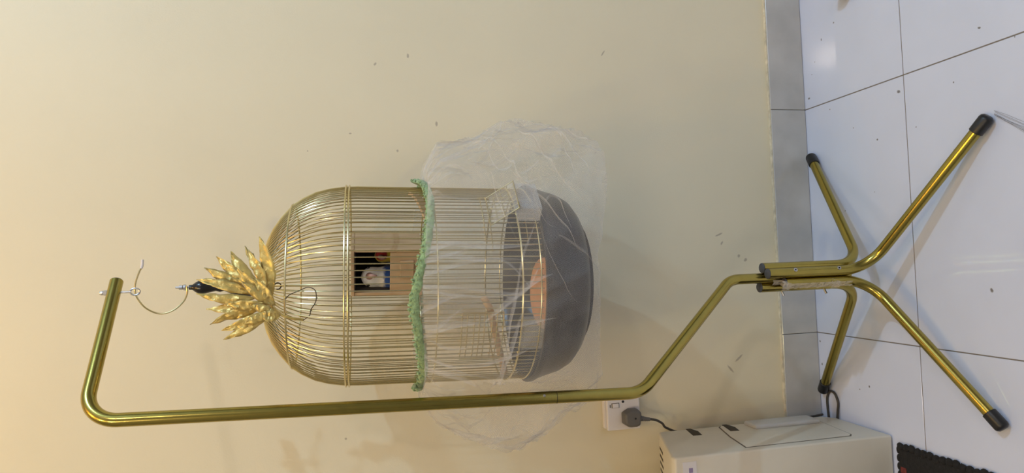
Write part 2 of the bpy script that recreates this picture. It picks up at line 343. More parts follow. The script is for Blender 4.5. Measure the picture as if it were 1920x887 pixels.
# ------------------------------------------------------------------ the cage (built about its own axis, then hung with its slight tilt)
HANG = V(-0.0200, -0.285, 1.578)
MC = Matrix.Translation(HANG) @ Matrix.Rotation(math.radians(1.7), 4, 'Y')
def C(x, y, z): return MC @ V(x, y, z)
cage = thing('bird_cage', 'round domed brass wire bird cage with a charcoal tray, hanging from the stand', 'bird cage', C(0, 0, -0.825))
PROF = [(0.024, -0.2135), (0.045, -0.2145), (0.068, -0.2175), (0.090, -0.224), (0.110, -0.2335), (0.130, -0.2475), (0.152, -0.267), (0.165, -0.286), (0.176, -0.308), (0.183, -0.333), (0.187, -0.360), (0.188, -0.385), (0.188, -0.705)]
b = B(); tube(b, [V(r, 0, z) for r, z in PROF], 0.00105, 6)
bar0 = obj('bar', b, M_WIRE)
NB = 104
for k in range(NB):
    o = bar0 if k == 0 else bar0.copy()
    if k: COL.objects.link(o)
    attach(o, cage); o.matrix_basis = MC @ Matrix.Rotation(2*PI*(k+0.5)/NB, 4, 'Z')
def ring(name, r, z, rad, mat_=M_WIRE, n=72):
    b = B(); tube(b, [V(r*math.cos(2*PI*k/n), r*math.sin(2*PI*k/n), z) for k in range(n)], rad, 8, closed=True); return obj(name, b, mat_, cage, MC)
ring('ring', 0.1535, -0.267, 0.0017); ring('ring', 0.1905, -0.3635, 0.0016); ring('ring', 0.1905, -0.3695, 0.0016)
ring('ring', 0.1895, -0.519, 0.0013); ring('ring', 0.1900, -0.6665, 0.0018); ring('ring', 0.1895, -0.700, 0.0014)
# finial and hook
b = B(); lathe(b, [(0, -0.084), (0.0045, -0.084), (0.005, -0.090), (0.0085, -0.094), (0.0125, -0.101), (0.013, -0.108), (0.010, -0.119), (0.0075, -0.130), (0.0095, -0.137), (0.0075, -0.144), (0.011, -0.152), (0.018, -0.166), (0.021, -0.180), (0.017, -0.196), (0.012, -0.203), (0.014, -0.207), (0.033, -0.2105), (0.034, -0.2165), (0.0, -0.2185)], 28)
fin = obj('finial', b, M_BLACK, cage, MC)
b = B(); lathe(b, [(0, -0.060), (0.002, -0.061), (0.0022, -0.067), (0.0045, -0.0675), (0.0045, -0.073), (0.0022, -0.0735), (0.0055, -0.0745), (0.0055, -0.0785), (0.002, -0.079), (0.002, -0.085), (0, -0.086)], 8); obj('nut', b, M_STEEL, fin, MC)
b = B(); tube(b, [V(0, 0, -0.216), V(0, 0, -0.232)], 0.002, 8); tube(b, [V(0.006*math.sin(a), 0, -0.238+0.006*math.cos(a)) for a in [0.3*k for k in range(18)]], 0.0011, 6); obj('inner_hook', b, M_DKWIRE, fin, MC)
HK = [[0.0018, 0.0, -0.0797], [-0.0089, 0.0, -0.0815], [-0.0253, 0.0, -0.0755], [-0.0414, 0.0, -0.0577], [-0.0466, 0.0, -0.0355], [-0.0365, 0.0, -0.0133], [-0.019, 0.0, 0.0009], [-0.0046, 0.0, 0.0055], [0.0098, 0.0, 0.0048], [0.0289, 0.0, -0.0009], [0.0385, 0.0, -0.0052], [0.051, 0.0, -0.0059]]
hp = smooth_path([V(x, y-0.003, z) for x, y, z in HK], 6); b = B(); tube(b, hp, 0.0016, 8); hk = obj('hook', b, M_WIRE, cage, MC)
b = B(); tube(b, [V(x, y-0.003, z) for x, y, z in HK[-3:]][1:] if False else hp[-9:], 0.0025, 8); obj('hook_sleeve', b, M_WHITEP, hk, MC)
# tray
b = B(); lathe(b, [(0, -0.812), (0.12, -0.8115), (0.150, -0.803), (0.168, -0.788), (0.179, -0.768), (0.186, -0.742), (0.1925, -0.722), (0.1965, -0.716), (0.1965, -0.7085), (0.1915, -0.7075), (0.187, -0.715), (0.181, -0.742), (0.172, -0.766), (0.160, -0.783), (0.14, -0.793), (0, -0.7945)], 72)
tray = obj('tray', b, M_TRAY, cage, MC)
b = B(); lathe(b, [(0.125, -0.8115), (0.125, -0.8175), (0.10, -0.8175), (0.10, -0.8115)], 48); obj('foot_ring', b, M_TRAY, tray, MC)
# perch, platform strip
b = B(); tube(b, [V(-0.045, -0.170, -0.612), V(-0.165, -0.075, -0.655)], 0.0062, 12); tube(b, [V(-0.02, -0.182, -0.598), V(-0.04, -0.174, -0.610)], 0.0062, 12); obj('perch', b, M_WOOD, cage, MC)
b = B(); row = []
for k in range(13):
    a = math.radians(-8 - 42*k/12); r = 0.180; z = -0.480 - 0.022*k/12
    row.append([b.verts.new(V(r*math.cos(a), r*math.sin(a), z)), b.verts.new(V((r-0.003)*math.cos(a), (r-0.003)*math.sin(a), z-0.014)), b.verts.new(V((r-0.008)*math.cos(a), (r-0.008)*math.sin(a), z-0.013)), b.verts.new(V((r-0.006)*math.cos(a), (r-0.006)*math.sin(a), z+0.001))])
for r0, r1 in zip(row, row[1:]):
    for j in range(4): b.faces.new((r0[j], r0[(j+1) % 4], r1[(j+1) % 4], r1[j]))
obj('wooden_slat', b, M_WOOD, cage, MC)
# little doors of cross wires in the cage wall
def arc(b, r, z, a0, a1, rad=0.0009):
    tube(b, [V(r*math.cos(math.radians(a0+(a1-a0)*k/10)), r*math.sin(math.radians(a0+(a1-a0)*k/10)), z) for k in range(11)], rad, 6)
def up_wire(b, r, a, z0, z1, rad=0.0011):
    a = math.radians(a); tube(b, [V(r*math.cos(a), r*math.sin(a), z0), V(r*math.cos(a), r*math.sin(a), z1)], rad, 6)
b = B()
for z in (-0.5605, -0.570, -0.582, -0.591, -0.600, -0.613, -0.622, -0.633): arc(b, 0.191, z, -104, -133)
up_wire(b, 0.191, -104, -0.56, -0.634); up_wire(b, 0.191, -133, -0.56, -0.634); obj('wire_door', b, M_WIRE, cage, MC)
b = B(); arc(b, 0.191, -0.604, -33, -66); arc(b, 0.191, -0.615, -33, -72); arc(b, 0.191, -0.680, -33, -66); up_wire(b, 0.191, -33, -0.60, -0.68); up_wire(b, 0.191, -66, -0.60, -0.68); obj('wire_door', b, M_WIRE, cage, MC)
h0, h1 = V(0.159, -0.108, -0.616), V(0.106, -0.161, -0.616); off = V(0.7, -0.7, 0)*0.042 + V(0, 0, -0.045)
b = B()
for k in range(7):
    f = k/6; p = h0.lerp(h1, f); tube(b, [p, p+off], 0.0011 if k in (0, 6) else 0.0006, 6)
for k in range(5):
    f = k/4; tube(b, [h0+off*f, h1+off*f], 0.0011 if k in (0, 4) else 0.0006, 6)
fl = obj('feeder_flap', b, M_WIRE, cage, MC)
b = B(); q = [h0+off*0.1, h0+off*0.98, h1+off*0.98, h1+off*0.1]; nrm = (q[1]-q[0]).cross(q[3]-q[0]).normalized()*0.0012
vv = [b.verts.new(p) for p in q] + [b.verts.new(p+nrm) for p in q]
for f in ((0, 1, 2, 3), (7, 6, 5, 4), (0, 4, 5, 1), (1, 5, 6, 2), (2, 6, 7, 3), (3, 7, 4, 0)): b.faces.new([vv[i] for i in f])
obj('flap_panel', b, M_FROST, fl, MC, smooth=False)
def cup(ang, r0, wd, dp, z0, z1):
    a = math.radians(ang); M = MC @ Matrix.Rotation(a, 4, 'Z'); b = B(); t = 0.002
    box(b, (r0, -wd/2, z0), (r0+dp, wd/2, z0+t), None, 0.0007, 1); box(b, (r0, -wd/2, z0), (r0+t, wd/2, z1), None, 0.0007, 1); box(b, (r0+dp-t, -wd/2, z0), (r0+dp, wd/2, z1), None, 0.0007, 1)
    box(b, (r0, -wd/2, z0), (r0+dp, -wd/2+t, z1), None, 0.0007, 1); box(b, (r0, wd/2-t, z0), (r0+dp, wd/2, z1), None, 0.0007, 1)
    o = obj('feeder_cup', b, M_CLEAR, cage, M)
    b = B(); e = 0.004
    box(b, (r0-e/2, -wd/2-e, z1-0.001), (r0+dp+e, -wd/2+t, z1+0.0015)); box(b, (r0-e/2, wd/2-t, z1-0.001), (r0+dp+e, wd/2+e, z1+0.0015)); box(b, (r0+dp-t, -wd/2-e, z1-0.001), (r0+dp+e, wd/2+e, z1+0.0015))
    obj('cup_rim', b, M_FROST, o, M, smooth=False)
cup(-44, 0.193, 0.072, 0.030, -0.705, -0.664); cup(-122, 0.150, 0.052, 0.030, -0.712, -0.676)

# ------------------------------------------------------------------ terracotta dish in the tray
dish = thing('clay_dish', 'round terracotta dish with seed husks lying in the cage tray', 'dish', C(-0.018, -0.105, -0.7945))
MD = MC @ Matrix.Translation((-0.018, -0.100, -0.728)) @ Matrix.Rotation(math.radians(7), 4, 'X')
b = B(); lathe(b, [(0, -0.020), (0.050, -0.020), (0.063, -0.008), (0.0675, 0.001), (0.0655, 0.004), (0.062, 0.002), (0.054, -0.004), (0, -0.006)], 48); obj('bowl', b, M_TERRA, dish, MD)
b = B()
for k in range(46):
    a = random.uniform(-2.4, -0.6); r = random.uniform(0.04, 0.064); s = random.uniform(0.0014, 0.003)
    bmesh.ops.create_icosphere(b, subdivisions=1, radius=1, matrix=Matrix.Translation((r*math.cos(a), r*math.sin(a), 0.001+random.uniform(0, .003))) @ Matrix.Rotation(random.uniform(0, 6), 4, 'Z') @ Matrix.Diagonal((s*1.5, s, s*0.6, 1)))
o = obj('seed_husks', b, M_SEED, dish, MD); o['kind'] = 'stuff'

# ------------------------------------------------------------------ nest box and the two birds
MB_ = MC @ Matrix.Translation((0.0665, -0.060, 0)) @ Matrix.Rotation(math.radians(-20), 4, 'Z')
# box axes: x from -0.092 (left) to 0 (right), y from 0 (front) to 0.11 (back)
nb = thing('nest_box', 'pale wooden nest box with an open front inside the cage', 'nest box', MB_ @ V(-0.046, 0.055, -0.505))
BW, BD, ZT, ZB, T = 0.092, 0.110, -0.3725, -0.505, 0.006
def board(name, lo, hi, m=M_WOOD): b = B(); box(b, lo, hi, None, 0.0008, 1); return obj(name, b, m, nb, MB_, smooth=False)
board('right_board', (-T, 0.0, ZB), (0, BD, ZT-T)); board('left_board', (-BW, 0.0, ZB), (-BW+T, BD, ZT-T))
board('back_board', (-BW+T, BD-T, ZB), (-T, BD, ZT-T), M_BOXSHADE); board('top_board', (-BW, -0.002, ZT-T), (0.001, BD, ZT)); board('base_board', (-BW+T, 0.0, ZB), (-T, BD-T, ZB+T))
board('front_board', (-BW+T, 0.001, ZB+T), (-T, T, -0.444)); board('front_batten', (-0.056, -0.004, -0.488), (-0.022, 0.001, -0.462))
board('inner_shade_sheet', (-BW+T, T+0.001, ZT-T-0.002), (-T, BD-T, ZT-T-0.0002), M_BOXSHADE)  # thin dark sheets added to stand in for shade on the inner faces
board('inner_shade_sheet', (-BW+T, T+0.001, ZB+T), (-BW+T+0.001, BD-T, ZT-T-0.002), M_BOXSHADE); board('inner_shade_sheet', (-T-0.001, T+0.001, ZB+T), (-T, BD-T, ZT-T-0.002), M_BOXSHADE)

def make_bird(name, label, loc, rotz, s, mt, beak_up=0.0, group='lovebirds in the nest box'):
    """bird standing at its local origin, facing -y; one continuous body of rings along the spine"""
    M = MC @ Matrix.Translation(loc) @ Matrix.Rotation(rotz, 4, 'Z') @ Matrix.Scale(s, 4)
    t = thing(name, label, 'bird', M @ V(0, 0, 0))
    spine = [((0, .060, .010), .003, .002), ((0, .048, .015), .009, .005), ((0, .036, .023), .016, .012), ((0, .024, .032), .023, .021), ((0, .010, .042), .026, .026), ((0, .000, .053), .0255, .026), ((0, -.004, .064), .0225, .0225),
             ((0, -.006, .073), .0195, .0185), ((0, -.008, .081), .0195, .0185), ((0, -.010, .089), .0200, .0200), ((0, -.011, .096), .0185, .0195), ((0, -.011, .102), .0145, .0155), ((0, -.0105, .1065), .0075, .0085), ((0, -.010, .1078), .001, .001)]
    b = B(); rings = []; n = 24; P = [V(*p[0]) for p in spine]
    for i, (p, rx, ry) in enumerate(spine):
        tn = (P[min(i+1, len(P)-1)] - P[max(i-1, 0)]).normalized(); side = V(1, 0, 0); fr = tn.cross(side).normalized()
        rings.append([b.verts.new(P[i] + side*rx*math.cos(2*PI*k/n) + fr*ry*math.sin(2*PI*k/n)) for k in range(n)])
    for a, c in zip(rings, rings[1:]):
        for k in range(n): b.faces.new((a[k], a[(k+1) % n], c[(k+1) % n], c[k]))
    b.faces.new(rings[0]); b.faces.new(rings[-1])
    o = bpy.data.objects.new('body', bpy.data.meshes.new('body')); bmesh.ops.recalc_face_normals(b, faces=list(b.faces)); b.to_mesh(o.data); b.free(); o.data.materials.append(mt)
    for p in o.data.polygons: p.use_smooth = True
    COL.objects.link(o); attach(o, t); o.matrix_basis = M
    md = o.modifiers.new('sub', 'SUBSURF'); md.levels = 1; md.render_levels = 2
    b = B(); bp = smooth_path([V(0, -.0265, .0925), V(0, -.0335, .0905), V(0, -.0375, .0850), V(0, -.0365, .0785)], 5); nb_ = len(bp)
    tube(b, bp, lambda i: 0.0066*(1-(i/(nb_-1))**1.6)+0.0006, 12); obj('beak', b, M_BEAK, t, M)
    b = B(); tube(b, smooth_path([V(0, -.027, .083), V(0, -.032, .080), V(0, -.033, .082)], 4), lambda i: 0.0042*(1-i/9), 10); obj('lower_beak', b, M_BEAK, t, M)
    for sx in (-1, 1):
        b = B(); bmesh.ops.create_uvsphere(b, u_segments=14, v_segments=10, radius=0.0030, matrix=Matrix.Translation((sx*0.0165, -0.0195, 0.0945))); obj('eye', b, M_EYE, t, M)
        b = B(); wg = []
        for i in range(9):
            f = i/8; wdt = 0.017*math.sin(PI*min(1, 0.18+0.8*f)); c = V(sx*(0.0262-0.014*f*f), 0.002+0.044*f, 0.056-0.034*f)
            wg.append([b.verts.new(c+V(0, -wdt*0.2, wdt*0.75)), b.verts.new(c+V(sx*0.004, 0, 0)), b.verts.new(c+V(0, wdt*0.1, -wdt*0.75)), b.verts.new(c+V(-sx*0.003, 0, 0))])
        for a, c in zip(wg, wg[1:]):
            for k in range(4): b.faces.new((a[k], a[(k+1) % 4], c[(k+1) % 4], c[k]))
        wo = bpy.data.objects.new('wing', bpy.data.meshes.new('wing')); bmesh.ops.recalc_face_normals(b, faces=list(b.faces)); b.to_mesh(wo.data); b.free(); wo.data.materials.append(mt); COL.objects.link(wo); attach(wo, t); wo.matrix_basis = M
        for p in wo.data.polygons: p.use_smooth = True
        b = B(); tube(b, [V(sx*0.009, 0.006, 0.024), V(sx*0.010, 0.000, 0.003)], 0.0026, 8)
        for da in (-0.35, 0.25): tube(b, [V(sx*0.010, 0, 0.003), V(sx*0.010+math.sin(da)*0.014, -math.cos(da)*0.014, 0.002)], 0.0019, 6)
        for da in (-0.3, 0.35): tube(b, [V(sx*0.010, 0, 0.003), V(sx*0.010+math.sin(da)*0.010, math.cos(da)*0.010, 0.002)], 0.0019, 6)
        obj('foot', b, M_FOOT, t, M)
    return t
M_BIRD1 = bird_material('white_and_blue_plumage', (0.86, 0.82, 0.74), (0.88, 0.84, 0.76), (0.03, 0.10, 0.36), 0.068, (0, -.03, .09))
M_BIRD2 = bird_material('yellow_plumage_red_face', (0.85, 0.62, 0.05), (0.55, 0.04, 0.03), (0.45, 0.55, 0.05), 0.05, (0.006, -.026, .0925))
make_bird('bird', 'white-headed blue bird peering out of the wooden nest box', (0.014, 0.004, -0.4985), math.radians(6), 1.0, M_BIRD1)
make_bird('bird', 'yellow bird with a red face, low behind the white-headed bird', (0.060, 0.020, -0.4985), math.radians(-18), 0.76, M_BIRD2)

# ------------------------------------------------------------------ gold leaf spray tied to the dome
lf = thing('gold_leaf_spray', 'spray of gold fabric leaves tied to the top of the cage dome', 'ornament', C(-0.0446, -0.155, -0.264))
stem = [[-0.0534, -0.150, -0.2973], [-0.0494, -0.155, -0.2768], [-0.0446, -0.155, -0.2641], [-0.0347, -0.155, -0.2514], [-0.0221, -0.155, -0.2388], [-0.0087, -0.152, -0.2262], [0.0012, -0.148, -0.2136], [0.0074, -0.145, -0.2053]]
b = B(); tube(b, smooth_path([V(*p) for p in stem], 4), lambda i: 0.0022-0.00004*i, 8); obj('stem', b, M_LEAF, lf, MC)
LV = [([0.0864, -0.135, -0.2244], [-0.0068, -0.14, -0.2427], .021), ([0.0696, -0.1, -0.197], [0.0165, -0.14, -0.2298], .013), ([0.0599, -0.12, -0.207], [0.012, -0.14, -0.2341], .018), ([0.06, -0.12, -0.1798], [0.0095, -0.14, -0.2197], .020),
      ([0.0537, -0.13, -0.1565], [0.0096, -0.14, -0.213], .017), ([0.0352, -0.135, -0.1395], [0.0071, -0.14, -0.2063], .017), ([0.016, -0.14, -0.1293], [0.0, -0.14, -0.2047], .016), ([-0.0065, -0.145, -0.1307], [-0.0088, -0.145, -0.2122], .015),
      ([-0.0326, -0.15, -0.1458], [-0.0185, -0.15, -0.2214], .015), ([-0.0566, -0.155, -0.1527], [-0.0272, -0.155, -0.2305], .015), ([-0.0662, -0.16, -0.1716], [-0.0341, -0.16, -0.2395], .014), ([-0.0809, -0.16, -0.175], [-0.0412, -0.16, -0.2454], .014),
      ([0.0356, -0.157, -0.1927], [-0.0171, -0.154, -0.2406], .016), ([0.0127, -0.162, -0.2011], [-0.0258, -0.158, -0.2472], .015), ([-0.0422, -0.168, -0.227], [-0.0448, -0.162, -0.2619], .017),
      ([0.0480, -0.125, -0.1660], [0.0050, -0.142, -0.2160], .014), ([0.0270, -0.128, -0.1480], [0.0030, -0.142, -0.2120], .013), ([-0.0480, -0.150, -0.1620], [-0.0240, -0.156, -0.2300], .012), ([-0.0250, -0.158, -0.1750], [-0.0200, -0.160, -0.2350], .013), ([-0.0560, -0.166, -0.2050], [-0.0400, -0.164, -0.2520], .014), ([0.0200, -0.160, -0.2170], [-0.0250, -0.160, -0.2520], .013), ([-0.0250, -0.168, -0.2150], [-0.0390, -0.166, -0.2560], .013)]
for i, (tp, bs, wd) in enumerate(LV):
    tp, bs = V(*tp), V(*bs).lerp(V(-0.040, -0.158, -0.258), 0.22); wd *= 0.95; d = tp-bs; L = d.length; dn = d.normalized(); fwd = V(0, -1, 0); sd = dn.cross(fwd).normalized(); n3 = sd.cross(dn).normalized()
    if n3.y > 0: n3 = -n3
    bend = random.uniform(-0.5, 0.5)*0.10*L; b = B(); rows = []; NL = 22; tw = random.uniform(-0.7, 0.7)
    for k in range(NL+1):
        f = k/NL; w_ = wd*0.54*max(0.0, min(1, f/0.35)**0.7 * (1 if f < 0.5 else 1-((f-0.5)/0.5)**1.7))+0.0005
        c = bs + dn*(L*f) + sd*(bend*math.sin(PI*f)) + n3*(0.005*math.sin(PI*f) + 0.003)
        s2 = sd*math.cos(tw*f) + n3*math.sin(tw*f); m2 = n3*math.cos(tw*f) - sd*math.sin(tw*f); row = []
        for j in range(5):
            g = (j-2)/2; wob = 0.0030*noise.noise(V(i*7.1, f*9, g*2.2))+0.0018*noise.noise(V(i*3.3, f*24, g*4))+0.0012*math.sin(f*23+i+g*2)*abs(g)
            row.append(b.verts.new(c + s2*(w_*g*(1+0.25*noise.noise(V(i*5.7, f*8, g)))) + n3*(0.0025*((i*5) % 4)) - m2*(abs(g)*w_*0.22*(1 if i % 2 else -1)) + m2*wob))
        rows.append(row)
    for r0, r1 in zip(rows, rows[1:]):
        for j in range(4): b.faces.new((r0[j], r0[j+1], r1[j+1], r1[j]))
    lo = obj('leaf', b, M_LEAF, lf, MC); sm = lo.modifiers.new('thick', 'SOLIDIFY'); sm.thickness = 0.0003
WR = [[-0.0175, -0.1643, -0.2696], [-0.0105, -0.1668, -0.2764], [-0.0037, -0.172, -0.2924], [0.0016, -0.176, -0.3062], [-0.0041, -0.180, -0.3177], [-0.0209, -0.180, -0.3189], [-0.0352, -0.175, -0.3107], [-0.0449, -0.170, -0.3083], [-0.0532, -0.158, -0.2977], [-0.0534, -0.150, -0.2973]]
b = B(); tube(b, smooth_path([V(*p) for p in WR], 4), 0.00075, 6); obj('binding_wire', b, M_DKWIRE, lf, MC)

# ------------------------------------------------------------------ netting cover with its green elastic
BAND = [(-180, -.496), (-165, -.496), (-148, -.4969), (-137, -.4985), (-124.6, -.4923), (-116.3, -.4867), (-110.2, -.4843), (-103, -.4785), (-95, -.4774), (-87.2, -.4836), (-79.2, -.4902), (-70.9, -.499), (-62, -.5038), (-51.8, -.5085), (-41.3, -.5109), (-27.7, -.5087), (-13.2, -.5028), (-5, -.494), (10, -.512), (40, -.537), (90, -.518), (140, -.521), (165, -.508), (180, -.496)]
def band_z(a):
    a = ((a+180) % 360)-180
    for (a0, z0), (a1, z1) in zip(BAND, BAND[1:]):
        if a0 <= a <= a1:
            f = (a-a0)/(a1-a0); f = f*f*(3-2*f); return z0+(z1-z0)*f
    return -.492
net = thing('netting_cover', 'white tulle seed-catcher cover gathered around the cage with green elastic', 'cage cover', C(0, 0, -0.85))
def prof_at(P, s):
    for (s0, r0, z0), (s1, r1, z1) in zip(P, P[1:]):
        if s0 <= s <= s1:
            f = (s-s0)/(s1-s0); return r0+(r1-r0)*f, z0+(z1-z0)*f
    return P[-1][1], P[-1][2]
# (s, radius, z) profiles on the right, front, left and back
PR = [(0, .196, -.505), (.05, .222, -.512), (.14, .262, -.535), (.28, .285, -.60), (.42, .298, -.665), (.58, .300, -.75), (.72, .286, -.825), (.80, .268, -.852), (.84, .235, -.860), (1, .0, -.838)]
PF = [(0, .195, -.490), (.05, .203, -.495), (.14, .207, -.53), (.28, .209, -.59), (.42, .211, -.65), (.58, .210, -.715), (.66, .204, -.755), (.72, .194, -.785), (.80, .170, -.810), (.84, .15, -.8195), (1, .0, -.826)]
PL = [(0, .196, -.497), (.05, .215, -.500), (.14, .262, -.535), (.28, .290, -.59), (.42, .306, -.655), (.50, .309, -.70), (.58, .292, -.74), (.66, .266, -.757), (.72, .246, -.80), (.80, .222, -.842), (.84, .19, -.848), (1, .0, -.832)]
PB = [(0, .195, -.490), (.05, .208, -.495), (.14, .225, -.53), (.42, .245, -.65), (.66, .25, -.76), (.80, .23, -.835), (.84, .20, -.842), (1, .0, -.832)]
def crease(p): return (1-abs(noise.noise(p)))**5
def net_point(a, s):
    ar = math.radians(a); cx, sy = math.cos(ar), math.sin(ar)
    wx, wy = abs(cx)**3, abs(sy)**2.2; tot = wx+wy; wx /= tot; wy /= tot
    Ps = PR if cx > 0 else PL; Pf = PF if sy < 0 else PB
    r1, z1 = prof_at(Ps, s); r2, z2 = prof_at(Pf, s); r = r1*wx+r2*wy; z = z1*wx+z2*wy
    if s < 0.06: z = band_z(a)*(1-s/0.06) + z*(s/0.06) - 0.0085*max(0, 1-s/0.06)
    # gathers from the elastic, fading downwards, then broad loose folds with sharp creases
    g1 = math.exp(-s*5.0)*min(1, s/0.03); g2 = min(1, s/0.25)*(1 if s < .8 else max(0, (1-s)/.2))
    fold = g1*(0.009*noise.noise(V(cx*9, sy*9, s*1.2)) + 0.006*noise.noise(V(cx*24, sy*24, s*1.5)))
    side = 0.30+0.70*wx if sy < 0 else 1
    loose = g2*side*(0.020*noise.noise(V(cx*2.6+3, sy*2.6, z*7)) + 0.012*noise.noise(V(cx*6+z*9, sy*6+1, z*11)))
    loose += g2*side*(0.016*crease(V(cx*3.5+z*6, sy*3.5-z*5, z*7+4)) + 0.008*crease(V(cx*7-z*9, sy*7, z*6)))
    loose += (1-math.exp(-s*20))*(1 if s < .8 else max(0, (1-s)/.2))*0.0045*crease(V(cx*4.2+z*8, sy*4.2+z*3, 9))
    rr = max(0.0, r + fold + loose)
    if s < 1 and z > -.81 and sy < 0.1: rr = max(rr, 0.1990 if z > -0.73 else 0.1990*max(0, 1-((-.73-z)/.10)**2.2))
    x, y = rr*cx, min(rr*sy, 0.255)
    if x < -0.17: y = max(y, -0.122 + max(0, (x+0.20))*-1.5)
    return V(x, y, z + g2*0.006*noise.noise(V(cx*5, sy*5, s*6+9)))
b = B(); uvl = b.loops.layers.uv.new('UVMap'); NT, NS = 360, 100
grid = [[b.verts.new(net_point(360*k/NT-180, i/NS)) for k in range(NT)] for i in range(NS+1)]
for i in range(NS):
    for k in range(NT):
        k2 = (k+1) % NT
        f = b.faces.new((grid[i][k], grid[i][k2], grid[i+1][k2], grid[i+1][k]))
        for lp, (ii, kk) in zip(f.loops, ((i, k), (i, k+1), (i+1, k+1), (i+1, k))): lp[uvl].uv = ((2*PI*kk/NT)*0.20, ii/NS*0.50)
obj('netting', b, M_NET, net, MC)
# pleats: narrow doubled-over strips of the same net that stand off the surface
b = B(); uvl = b.loops.layers.uv.new('UVMap'); random.seed(17); cen = V(0, 0, 0)
def pleat(a0, a1, s0, s1, wd, curl):
    rows = []; n = 22; ph = random.uniform(0, 6)
    for k in range(n+1):
        f = k/n; a = a0+(a1-a0)*f + curl*math.sin(PI*f); s = s0+(s1-s0)*f
        p = net_point(a, s); ar = math.radians(a); rad = V(math.cos(ar), math.sin(ar), 0); tan = V(-math.sin(ar), math.cos(ar), 0.25)
        h = wd*math.sin(PI*min(1, 0.08+0.92*f))**0.7; tw = math.sin(f*4+ph)*0.6
        q1 = p+rad*0.0008; q2 = p+rad*(0.0012+h*0.45)+tan*(h*tw); q3 = p+rad*0.0010+tan*(h*1.0)
        if p.x < -0.17 and p.y < 0: q2 = p+tan*(h*0.3); q3 = p+tan*h
        rows.append([b.verts.new(q) for q in (q1, q2, q3)])
    for i, (r0, r1) in enumerate(zip(rows, rows[1:])):
        for j in range(2):
            f = b.faces.new((r0[j], r0[j+1], r1[j+1], r1[j]))
            for lp, (ii, jj) in zip(f.loops, ((i, j), (i, j+1), (i+1, j+1), (i+1, j))): lp[uvl].uv = (jj*0.006+a0, ii*0.011)
for k in range(46):
    a0 = random.uniform(-185, 5); pleat(a0, a0+random.uniform(-12, 12), 0.01, random.uniform(0.14, 0.5), random.uniform(0.004, 0.009), random.uniform(-5, 5))
for k in range(26):
    a0 = random.uniform(-175, -5); s0 = random.uniform(0.25, 0.6); pleat(a0, a0+random.uniform(-45, 45), s0, min(.8, s0+random.uniform(0.1, 0.3)), random.uniform(0.004, 0.009), random.uniform(-8, 8))
for k in range(16):
    a0 = random.uniform(-35, 30) if k % 2 else random.uniform(150, 205); s0 = random.uniform(0.1, 0.5); pleat(a0, a0+random.uniform(-25, 25), s0, min(.82, s0+random.uniform(0.1, 0.35)), random.uniform(0.006, 0.014), random.uniform(-8, 8))
pleat(-128, -60, .36, .50, .010, 3); pleat(-40, -75, .40, .70, .008, 4); pleat(-20, -55, .45, .74, .009, -4); pleat(-150, -100, .30, .46, .012, 2)
o = obj('pleats', b, M_NET, net, MC, fix=False); o['kind'] = 'stuff'

# a second, loose layer where the gathered net doubles over at the left and right
def band_pts(r, dz, n=240): return [V(r*math.cos(math.radians(360*k/n-180)), r*math.sin(math.radians(360*k/n-180)), band_z(360*k/n-180)+dz) for k in range(n)]
b = B(); n = 360; rows = []
for k in range(n):
    a = 360*k/n-180; ar = math.radians(a); zc = band_z(a); ring_ = []
    for j in range(10):
        t = 2*PI*j/10; jit = 1+0.28*noise.noise(V(k*0.35, j*0.8, 1)); ring_.append(b.verts.new(V((0.2000+0.0046*jit*math.cos(t))*math.cos(ar), (0.2000+0.0046*jit*math.cos(t))*math.sin(ar), zc+0.0078*jit*math.sin(t))))
    rows.append(ring_)
for k in range(n):
    for j in range(10): b.faces.new((rows[k][j], rows[(k+1) % n][j], rows[(k+1) % n][(j+1) % 10], rows[k][(j+1) % 10]))
el = obj('green_elastic', b, M_GREEN, net, MC); el['label'] = 'mint green crocheted elastic band'
b = B(); random.seed(5)
for k in range(900):
    a = random.uniform(-180, 180); ar = math.radians(a); z = band_z(a)+random.uniform(-0.003, 0.0095); r = 0.2015+random.uniform(-.002, .0026); s = random.uniform(0.0014, 0.0028)
    bmesh.ops.create_icosphere(b, subdivisions=1, radius=s, matrix=Matrix.Translation((r*math.cos(ar), r*math.sin(ar), z)) @ Matrix.Diagonal((1, 1, random.uniform(0.8, 1.5), 1)))
o = obj('frilled_edge', b, M_GREEN, el, MC); o['kind'] = 'stuff'

# ------------------------------------------------------------------ wall socket, plug and its cord
so = thing('wall_socket', 'white switched wall socket on the cream wall behind the stand pole', 'socket', (-0.379, 0, 0.522))
b = B(); box(b, (-0.418, -0.016, 0.526), (-0.340, 0, 0.612), None, 0.002); obj('back_box', b, M_WHITEP, so, smooth=False)
b = B(); box(b, (-0.422, -0.026, 0.522), (-0.336, -0.016, 0.608), None, 0.003); pl = obj('face_plate', b, M_WHITEP, so, smooth=False)
b = B(); box(b, (-0.366, -0.0295, 0.578), (-0.356, -0.0255, 0.594), None, 0.001); obj('rocker_switch', b, M_WHITEP, so, smooth=False)
b = B(); box(b, (-0.3670, -0.0265, 0.576), (-0.3550, -0.0259, 0.596)); obj('switch_gap', b, M_SEAM, so, smooth=False)
b = B(); box(b, (-0.3655, -0.0265, 0.5985), (-0.3585, -0.0259, 0.6005)); obj('switch_mark', b, M_SLOT, so, smooth=False)
b = B(); tube(b, [V(-0.353, -0.0255, 0.566), V(-0.353, -0.0268, 0.566)], 0.0032, 14); obj('screw_hole', b, M_BLACK, so)
pg = thing('power_plug', 'dark grey three-pin power plug in the wall socket', 'plug', (-0.391, -0.027, 0.525))
def plug_outline(s): return [(-0.391+s*x, 0.550+s*z) for x, z in ((-0.019, -0.020), (0.013, -0.024), (0.0215, -0.014), (0.0215, 0.006), (0.013, 0.022), (-0.013, 0.022), (-0.0225, 0.008), (-0.0225, -0.010))]
b = B(); lay = []
